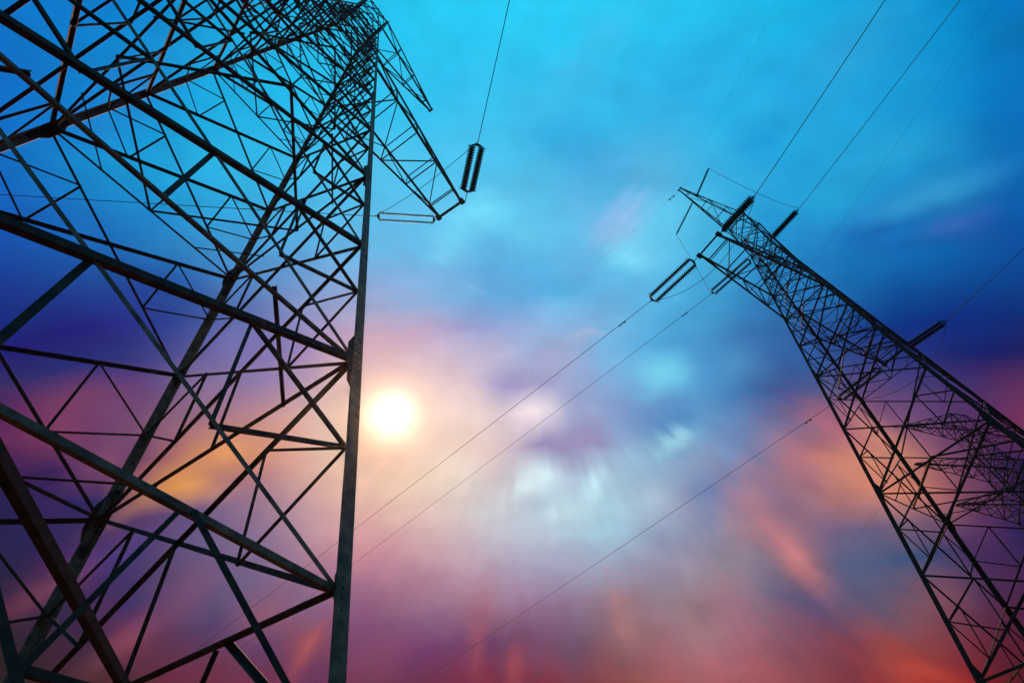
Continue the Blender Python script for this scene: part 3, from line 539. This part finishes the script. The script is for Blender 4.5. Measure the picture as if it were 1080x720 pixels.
    def arm(name, s, length, hb, ht, htip, tipw, nst, wch, wl):
        hb_a, hb_b = half(hb); ht_a, ht_b = half(ht)
        bot = {e: (to_xy(s * hb_a, e * hb_b, hb), to_xy(s * length, e * tipw, htip)) for e in (-1, 1)}
        top = {e: (to_xy(s * ht_a, e * ht_b, ht), to_xy(s * length, e * tipw, htip + 0.06)) for e in (-1, 1)}
        bm = bmesh.new()
        out = to_xy(s, 0, 0) - to_xy(0, 0, 0)
        side = to_xy(0, 1, 0) - to_xy(0, 0, 0)
        for e in (-1, 1):
            add_angle(bm, bot[e][0], bot[e][1], wch, up, -side * e)
            add_angle(bm, top[e][0], top[e][1], wch * 0.9, -up, -side * e)
        body = link(name, bm, STEEL, root)
        for i in range(1, nst + 1):
            f0 = i / (nst + 0.45)
            f1 = (i - 1) / (nst + 0.45)
            for e in (-1, 1):
                b0, t0 = bot[e][0].lerp(bot[e][1], f0), top[e][0].lerp(top[e][1], f0)
                b1, t1 = bot[e][0].lerp(bot[e][1], f1), top[e][0].lerp(top[e][1], f1)
                bm = bmesh.new()
                add_angle(bm, b0, t0, wl, out, -side * e, off=0.01)
                if i % 2: add_angle(bm, t1, b0, wl, up, -side * e, off=0.02)
                else: add_angle(bm, b1, t0, wl, up, -side * e, off=0.02)
                link('lacing', bm, STEEL, body)
            bm = bmesh.new()
            L0, R0 = bot[-1][0].lerp(bot[-1][1], f0), bot[1][0].lerp(bot[1][1], f0)
            L1, R1 = bot[-1][0].lerp(bot[-1][1], f1), bot[1][0].lerp(bot[1][1], f1)
            add_angle(bm, L0, R0, wl, out, up, off=0.03)
            if i % 2: add_angle(bm, L1, R0, wl, out, up, off=0.05)
            else: add_angle(bm, R1, L0, wl, out, up, off=0.05)
            T0, T1 = top[-1][0].lerp(top[-1][1], f0), top[1][0].lerp(top[1][1], f0)
            link('lacing', bm, STEEL, body)
            bm = bmesh.new(); add_angle(bm, T0, T1, wl, out, -up, off=0.03)
            link('lacing', bm, STEEL, body)
        # end beam and the plates the insulator strings are shackled to
        bm = bmesh.new()
        add_angle(bm, bot[-1][1], bot[1][1], wch * 1.1, out, up)
        for e in (-1, 1):
            c = bot[e][1]
            g = 0.16 if tipw > 0.5 else 0.07
            add_plate(bm, [c + out * g + side * e * g * .8, c - out * g * 1.2 + side * e * g * .8, c - out * g * 1.2 - side * e * g * .8, c + out * g - side * e * g * .8], up, g)
        link('end_beam', bm, DARK, body)
        return body

    for a in arms: arm(*a)


def angle_arms(p, m_, tp, tm):
    return [('cross_arm', 1, p, 30.3, 33.2, 30.3, 0.87, 4, 0.12, 0.06),
            ('cross_arm', -1, m_, 30.3, 33.2, 30.3, 0.87, 4, 0.12, 0.06),
            ('ground_wire_arm', 1, tp, 41.3, 44.0, 42.4, 0.13, 3, 0.10, 0.055),
            ('ground_wire_arm', -1, tm, 41.3, 44.0, 42.4, 0.13, 3, 0.085, 0.05)]


left = empty('transmission_tower', ((-7.9208), (4.5914), 0.0), (-0.52703),
             'nearest lattice steel tower, its huge braces filling the left side beside the sun',
             'transmission tower', 'lattice transmission towers')
build_tower(left, angle_arms(9.9, 9.9, 6.9, 6.9), 'y')
right = empty('transmission_tower', ((21.8134), (23.1996), 0.0), (0.60786),
              'farther lattice steel tower leaning to the upper left in view, whole head visible at right',
              'transmission tower', 'lattice transmission towers')
build_tower(right, angle_arms(8.5, 10.75, 7.6, 8.4), 'x')
third = empty('transmission_tower', (T3X, T3Y, 0.0), T3R,
              'smallest lattice tower with three arm tiers, seen through the farther tower at the right edge',
              'transmission tower', 'lattice transmission towers')
build_tower(third, [('cross_arm', sd_, ln_, lo_, hi_, tip_, 0.12, 4, 0.12, 0.07)
                    for lo_, hi_, tip_, ln_ in ((30.3, 33.2, 30.6, 10.5), (35.4, 37.4, 35.7, 11.5), (41.3, 44.0, 41.6, 8.8)) for sd_ in (1, -1)], 'x')


bm = bmesh.new()  # added scattering volume, put in to spread a warm glow around the sun
bmesh.ops.create_cube(bm, size=1.0)
for vv in bm.verts:
    vv.co = Vector((vv.co.x * 190 + 15, vv.co.y * 190 + 20, (vv.co.z + 0.5) * 51 - 2.0))
me = bpy.data.meshes.new('glow_haze'); bm.to_mesh(me); bm.free()
hz = bpy.data.objects.new('glow_haze', me); COL.objects.link(hz)
tag(hz, kind='stuff')
hm = bpy.data.materials.new('added_glow_haze'); hm.use_nodes = True
hm.node_tree.nodes.clear()
pv = hm.node_tree.nodes.new('ShaderNodeVolumePrincipled')
pv.inputs['Color'].default_value = (0.95, 0.9, 0.85, 1)
pv.inputs['Density'].default_value = 0.0002
pv.inputs['Anisotropy'].default_value = 0.90
ho = hm.node_tree.nodes.new('ShaderNodeOutputMaterial')
hm.node_tree.links.new(pv.outputs[0], ho.inputs['Volume'])
me.materials.append(hm)


def LW(x, y, h):
    c, s = math.cos((-0.52703)), math.sin((-0.52703))
    return Vector(((-7.9208) + x * c - y * s, (4.5914) + x * s + y * c, h + EYE))


def RW(x, y, h):
    c, s = math.cos((0.60786)), math.sin((0.60786))
    return Vector(((21.8134) + x * c - y * s, (23.1996) + x * s + y * c, h + EYE))


def TW(x, y, h):
    c, s = math.cos(T3R), math.sin(T3R)
    return Vector((T3X + x * c - y * s, T3Y + x * s + y * c, h + EYE))


# ------------------------------------------------------------------ insulator strings
def insulator(A, B, sep_dir, sep, rad, label, mat=CERAMIC, link_a=0.35, link_b=0.3, n=None, gap=0.0):
    """double tension string from the arm plate A to the conductor clamp B"""
    A, B = Vector(A), Vector(B)
    ax = (B - A); L = ax.length; ax.normalize()
    s = Vector(sep_dir); s = (s - ax * s.dot(ax)).normalized()
    root = empty('insulator_string', A, 0, label, 'insulator string', 'tension insulator strings')
    X0, X1 = link_a, L - link_b
    P = lambda x, y: ax * x + s * y
    for e in (-1, 1):
        bm = bmesh.new()
        n_ = n or int((X1 - X0) / 0.146)
        pitch = (X1 - X0) / n_
        pts, rs = [], []
        for i in range(n_):
            x = X0 + i * pitch
            for dx, rr in ((0.0, 0.42), (0.24, 0.5), (0.32, 0.82), (0.42, 1.0), (0.60, 0.98), (0.72, 0.62), (0.80, 0.42)):
                pts.append(P(x + dx * pitch, e * sep / 2)); rs.append(rad * rr)
        add_tube(bm, pts, rs, 12)
        link('disc_column', bm, mat, root)
    for x, inner in ((X0, 0.0), (X1, L)):
        bm = bmesh.new()
        nrm = ax.cross(s)
        d = -1 if x == X0 else 1
        add_plate(bm, [P(x, sep / 2 + .05), P(x, -sep / 2 - .05), P(x + d * 0.05, -sep / 2 - .03), P(x + d * 0.15, -0.06), P(x + d * 0.15, 0.06), P(x + d * 0.05, sep / 2 + .03)], nrm, 0.025)
        add_tube(bm, [P(x + d * 0.12, 0), P(inner, 0)], 0.022, 6)
        link('yoke_plate', bm, DARK, root)
    # arcing horns
    for x, d in ((X0, 1), (X1, -1)):
        bm = bmesh.new()
        for e in (-1, 1):
            y = e * (sep / 2)
            add_tube(bm, [P(x - d * .02, y), P(x, y + e * (rad + .05)), P(x + d * .22, y + e * (rad + .07))], 0.009, 5)
        link('arcing_horn', bm, DARK, root)
    return root


def sagged(A, B, sag, n=40):
    return [Vector(A).lerp(Vector(B), i / n) - Vector((0, 0, sag * 4 * (i / n) * (1 - i / n))) for i in range(n + 1)]


def cable(name, pts, r, label, cat, group, damper=None):
    bm = bmesh.new(); add_tube(bm, pts, r, 8)
    o = tag(link(name, bm, WIRE), label, cat, group)
    if damper is not None:
        P, d = damper
        d = Vector(d).normalized()
        bm = bmesh.new()
        q = Vector(P) - Vector((0, 0, 0.10))
        add_tube(bm, [q - d * 0.28, q - d * 0.27, q - d * 0.12, q - d * 0.11, q + d * 0.11, q + d * 0.12, q + d * 0.27, q + d * 0.28], [0.02, 0.06, 0.06, 0.012, 0.012, 0.06, 0.06, 0.02], 8)
        add_tube(bm, [q, Vector(P) + Vector((0, 0, 0.03))], 0.03, 6)
        link('vibration_damper', bm, DARK, o)
    return o


def run(A, B, factor, sag, n=60):
    """conductor leaving A through B and on towards the next tower"""
    A, B = Vector(A), Vector(B)
    E = A + (B - A) * factor
    return sagged(A, E, sag, n)


UPV = (0, 0, 1)

# left tower, its arm over the viewer's side
sA = insulator(LW(1.0, 10.02, 30.25), LW(3.75, 7.6, 30.1), (1, 1, 0.2), 0.52, 0.2, 'thick dark double insulator string hanging off the near tower arm tip, clear against cyan sky', link_a=0.75)
sB = insulator(LW(-0.95, 10.0, 30.25), LW(-3.75, 7.56, 30.0), (-0.3, 1, 0), 0.42, 0.075, 'slim pale double insulator string reaching from the near tower arm back to its right leg', mat=GREYINS)
cable('conductor', run(LW(3.75, 7.6, 30.1), (1.295, 2.894, 31.600), 3.0, 0.3), 0.02, 'cable rising from the thick insulator string of the near tower to the top edge', 'cable', 'power line conductors')
cable('conductor', run(LW(-3.75, 7.56, 30.0), (-27.203, 9.719, 31.600), 3.0, 0.3), 0.022, 'faint level cable crossing behind the near tower lattice at upper left', 'cable', 'power line conductors')
cable('jumper_cable', sagged(LW(3.75, 7.6, 30.1), LW(-3.75, 7.56, 30.0), 0.9), 0.016, 'slack jumper cable passing under the near tower arm tip', 'cable', 'jumper loops')

# right tower, left arm
insulator(RW(-10.8, 0.95, 30.25), RW(-11.5, 5.05, 30.0), (1, 0.15, 0.0), 0.62, 0.17, 'longer hollow looking double insulator string pulling down left from the far tower arm tip', link_a=0.5, link_b=.25)
insulator(RW(-10.75, -0.95, 30.25), RW(-10.83, -3.95, 30.0), (0.2, 0, 1), 0.36, 0.21, 'upper of three solid dark insulator strings on the far tower, nearest its head', link_a=0.3)
cable('conductor', run(RW(-11.5, 5.05, 30.0), (-16.976, 42.865, 30.600), 2.6, 0.3), 0.018, 'upper of the two parallel cables descending left from the far tower towards the sun', 'cable', 'power line conductors', damper=((7.656, 22.307, 31.531), (-0.7674, 0.6405, -0.0290)))
cable('conductor', run(RW(-10.83, -3.95, 30.0), (19.061, 4.193, 31.100), 2.6, 0.25), 0.02, 'left of the two bold cables rising from the far tower to the top edge', 'cable', 'power line conductors')
cable('jumper_cable', sagged(RW(-11.5, 5.05, 30.0), RW(-10.83, -3.95, 30.0), 2.4), 0.016, 'jumper loop sagging beneath the far tower left arm tip', 'cable', 'jumper loops')

# right tower, middle phase on the body
insulator(RW(0.1, 0.85, 40.1), RW(-0.6, 5.64, 40.0), (1, 0.15, 0.0), 0.52, 0.155, 'shorter hollow looking double insulator string half hidden behind the far tower arm', link_a=0.7, link_b=.25)
insulator(RW(0.1, -0.85, 40.1), RW(0.0, -4.0, 40.0), (0.2, 0, 1), 0.34, 0.21, 'middle of three solid dark insulator strings, rising from the far tower body edge', link_a=0.35)
cable('conductor', run(RW(-0.6, 5.64, 40.0), (-24.490, 64.316, 40.100), 2.6, 0.3), 0.018, 'lower of the two parallel cables descending left from the far tower towards the sun', 'cable', 'power line conductors', damper=((15.927, 29.365, 41.523), (-0.7561, 0.6539, -0.0266)))
cable('conductor', run(RW(0.0, -4.0, 40.0), (30.563, 5.996, 41.100), 2.6, 0.25), 0.02, 'right of the two bold cables rising from the far tower to the top edge', 'cable', 'power line conductors')
for (A, B), lab in ((((-6.85, -0.3, 42.2), (-7.72, -2.55, 42.0)), 'thin post insulator pointing up from the far tower head, carrying a jumper'),
                    (((-6.75, 0.35, 42.2), (-6.1, 3.2, 42.0)), 'thin post insulator pointing down from the far tower head, carrying a jumper')):
    A, B = RW(*A), RW(*B)
    t = empty('post_insulator', A, 0, lab, 'post insulator', 'jumper post insulators')
    ax = B - A
    bm = bmesh.new()
    pts, rs = [], []
    for i in range(22):
        for dx, rr in ((0.0, 0.045), (0.4, 0.05), (0.5, 0.095), (0.7, 0.085), (0.8, 0.045)):
            pts.append(ax * (0.06 + 0.88 * (i + dx) / 22)); rs.append(rr)
    add_tube(bm, pts, rs, 10); link('shed_column', bm, CERAMIC, t)
    bm = bmesh.new(); add_tube(bm, [ax * 0, ax * 0.065], 0.06, 8); link('base_cap', bm, DARK, t)
    bm = bmesh.new(); add_tube(bm, [ax * 0.935, ax], 0.05, 8); link('end_clamp', bm, DARK, t)
cable('jumper_cable', sagged(RW(0.0, -4.0, 40.0), RW(-7.72, -2.55, 42.0), 1.3), 0.016, 'jumper wire looping above the far tower head between string and upper post insulator', 'cable', 'jumper loops')
cable('jumper_cable', sagged(RW(-6.1, 3.2, 42.0), RW(-0.6, 5.64, 40.0), 1.3), 0.016, 'jumper wire looping below the far tower head to the short hollow string', 'cable', 'jumper loops')

# right tower, right arm seen through and behind the body
insulator(RW(8.45, 0.95, 30.25), RW(8.0, 5.0, 30.0), (1, 0.15, 0.0), 0.62, 0.17, 'double insulator string lost inside the dark lattice of the far tower body', link_a=0.5, link_b=.25)
insulator(RW(8.45, -0.95, 30.25), RW(8.55, -4.15, 30.0), (0.2, 0, 1), 0.36, 0.21, 'lowest of three solid dark insulator strings, against the deep blue at right', link_a=0.3)
cable('conductor', run(RW(8.0, 5.0, 30.0), (-15.282, 72.614, 29.600), 2.6, 0.3), 0.018, 'lone cable running from the far tower body down to the bottom edge', 'cable', 'power line conductors', damper=((23.525, 33.870, 31.502), (-0.7072, 0.7061, -0.0347)))
cable('conductor', run(RW(8.55, -4.15, 30.0), (33.180, 18.550, 31.100), 2.6, 0.25), 0.02, 'cable rising to the right edge from the lowest solid insulator string', 'cable', 'power line conductors')
cable('jumper_cable', sagged(RW(8.0, 5.0, 30.0), RW(8.55, -4.15, 30.0), 2.4), 0.016, 'jumper loop hanging right of the far tower leg in the blue sky', 'cable', 'jumper loops')

# far third tower
cable('conductor', run(TW(-11.5, 0, 35.7), (31.687, 99.148, 35.600), 2.6, 0.1), 0.012, 'upper of two barely visible cables falling left from the smallest tower', 'cable', 'power line conductors')
cable('conductor', run(TW(-10.5, 0, 30.6), (45.814, 90.367, 31.600), 2.6, 0.1), 0.012, 'lower of two barely visible cables falling left from the smallest tower', 'cable', 'power line conductors')

# ground wires from the head arms
cable('ground_wire', run(RW(-8.3, 0.0, 42.4), (19.883, 5.420, 43.600), 2.6, 0.2), 0.0035, 'hair thin ground wire climbing from the tip of the far tower head', 'cable', 'ground wires')
cable('ground_wire', run(RW(7.5, 0.0, 42.4), (35.001, 6.845, 43.600), 2.6, 0.2), 0.005, 'faint ground wire climbing right of the two bold cables', 'cable', 'ground wires')
cable('ground_wire', run(RW(-8.3, 0.0, 42.4), (5.623, 26.427, 43.600), 2.6, 0.2), 0.0035, 'hair thin ground wire descending left from the tip of the far tower head', 'cable', 'ground wires', damper=((14.290, 19.063, 43.970), (-0.7616, 0.6472, -0.0325)))
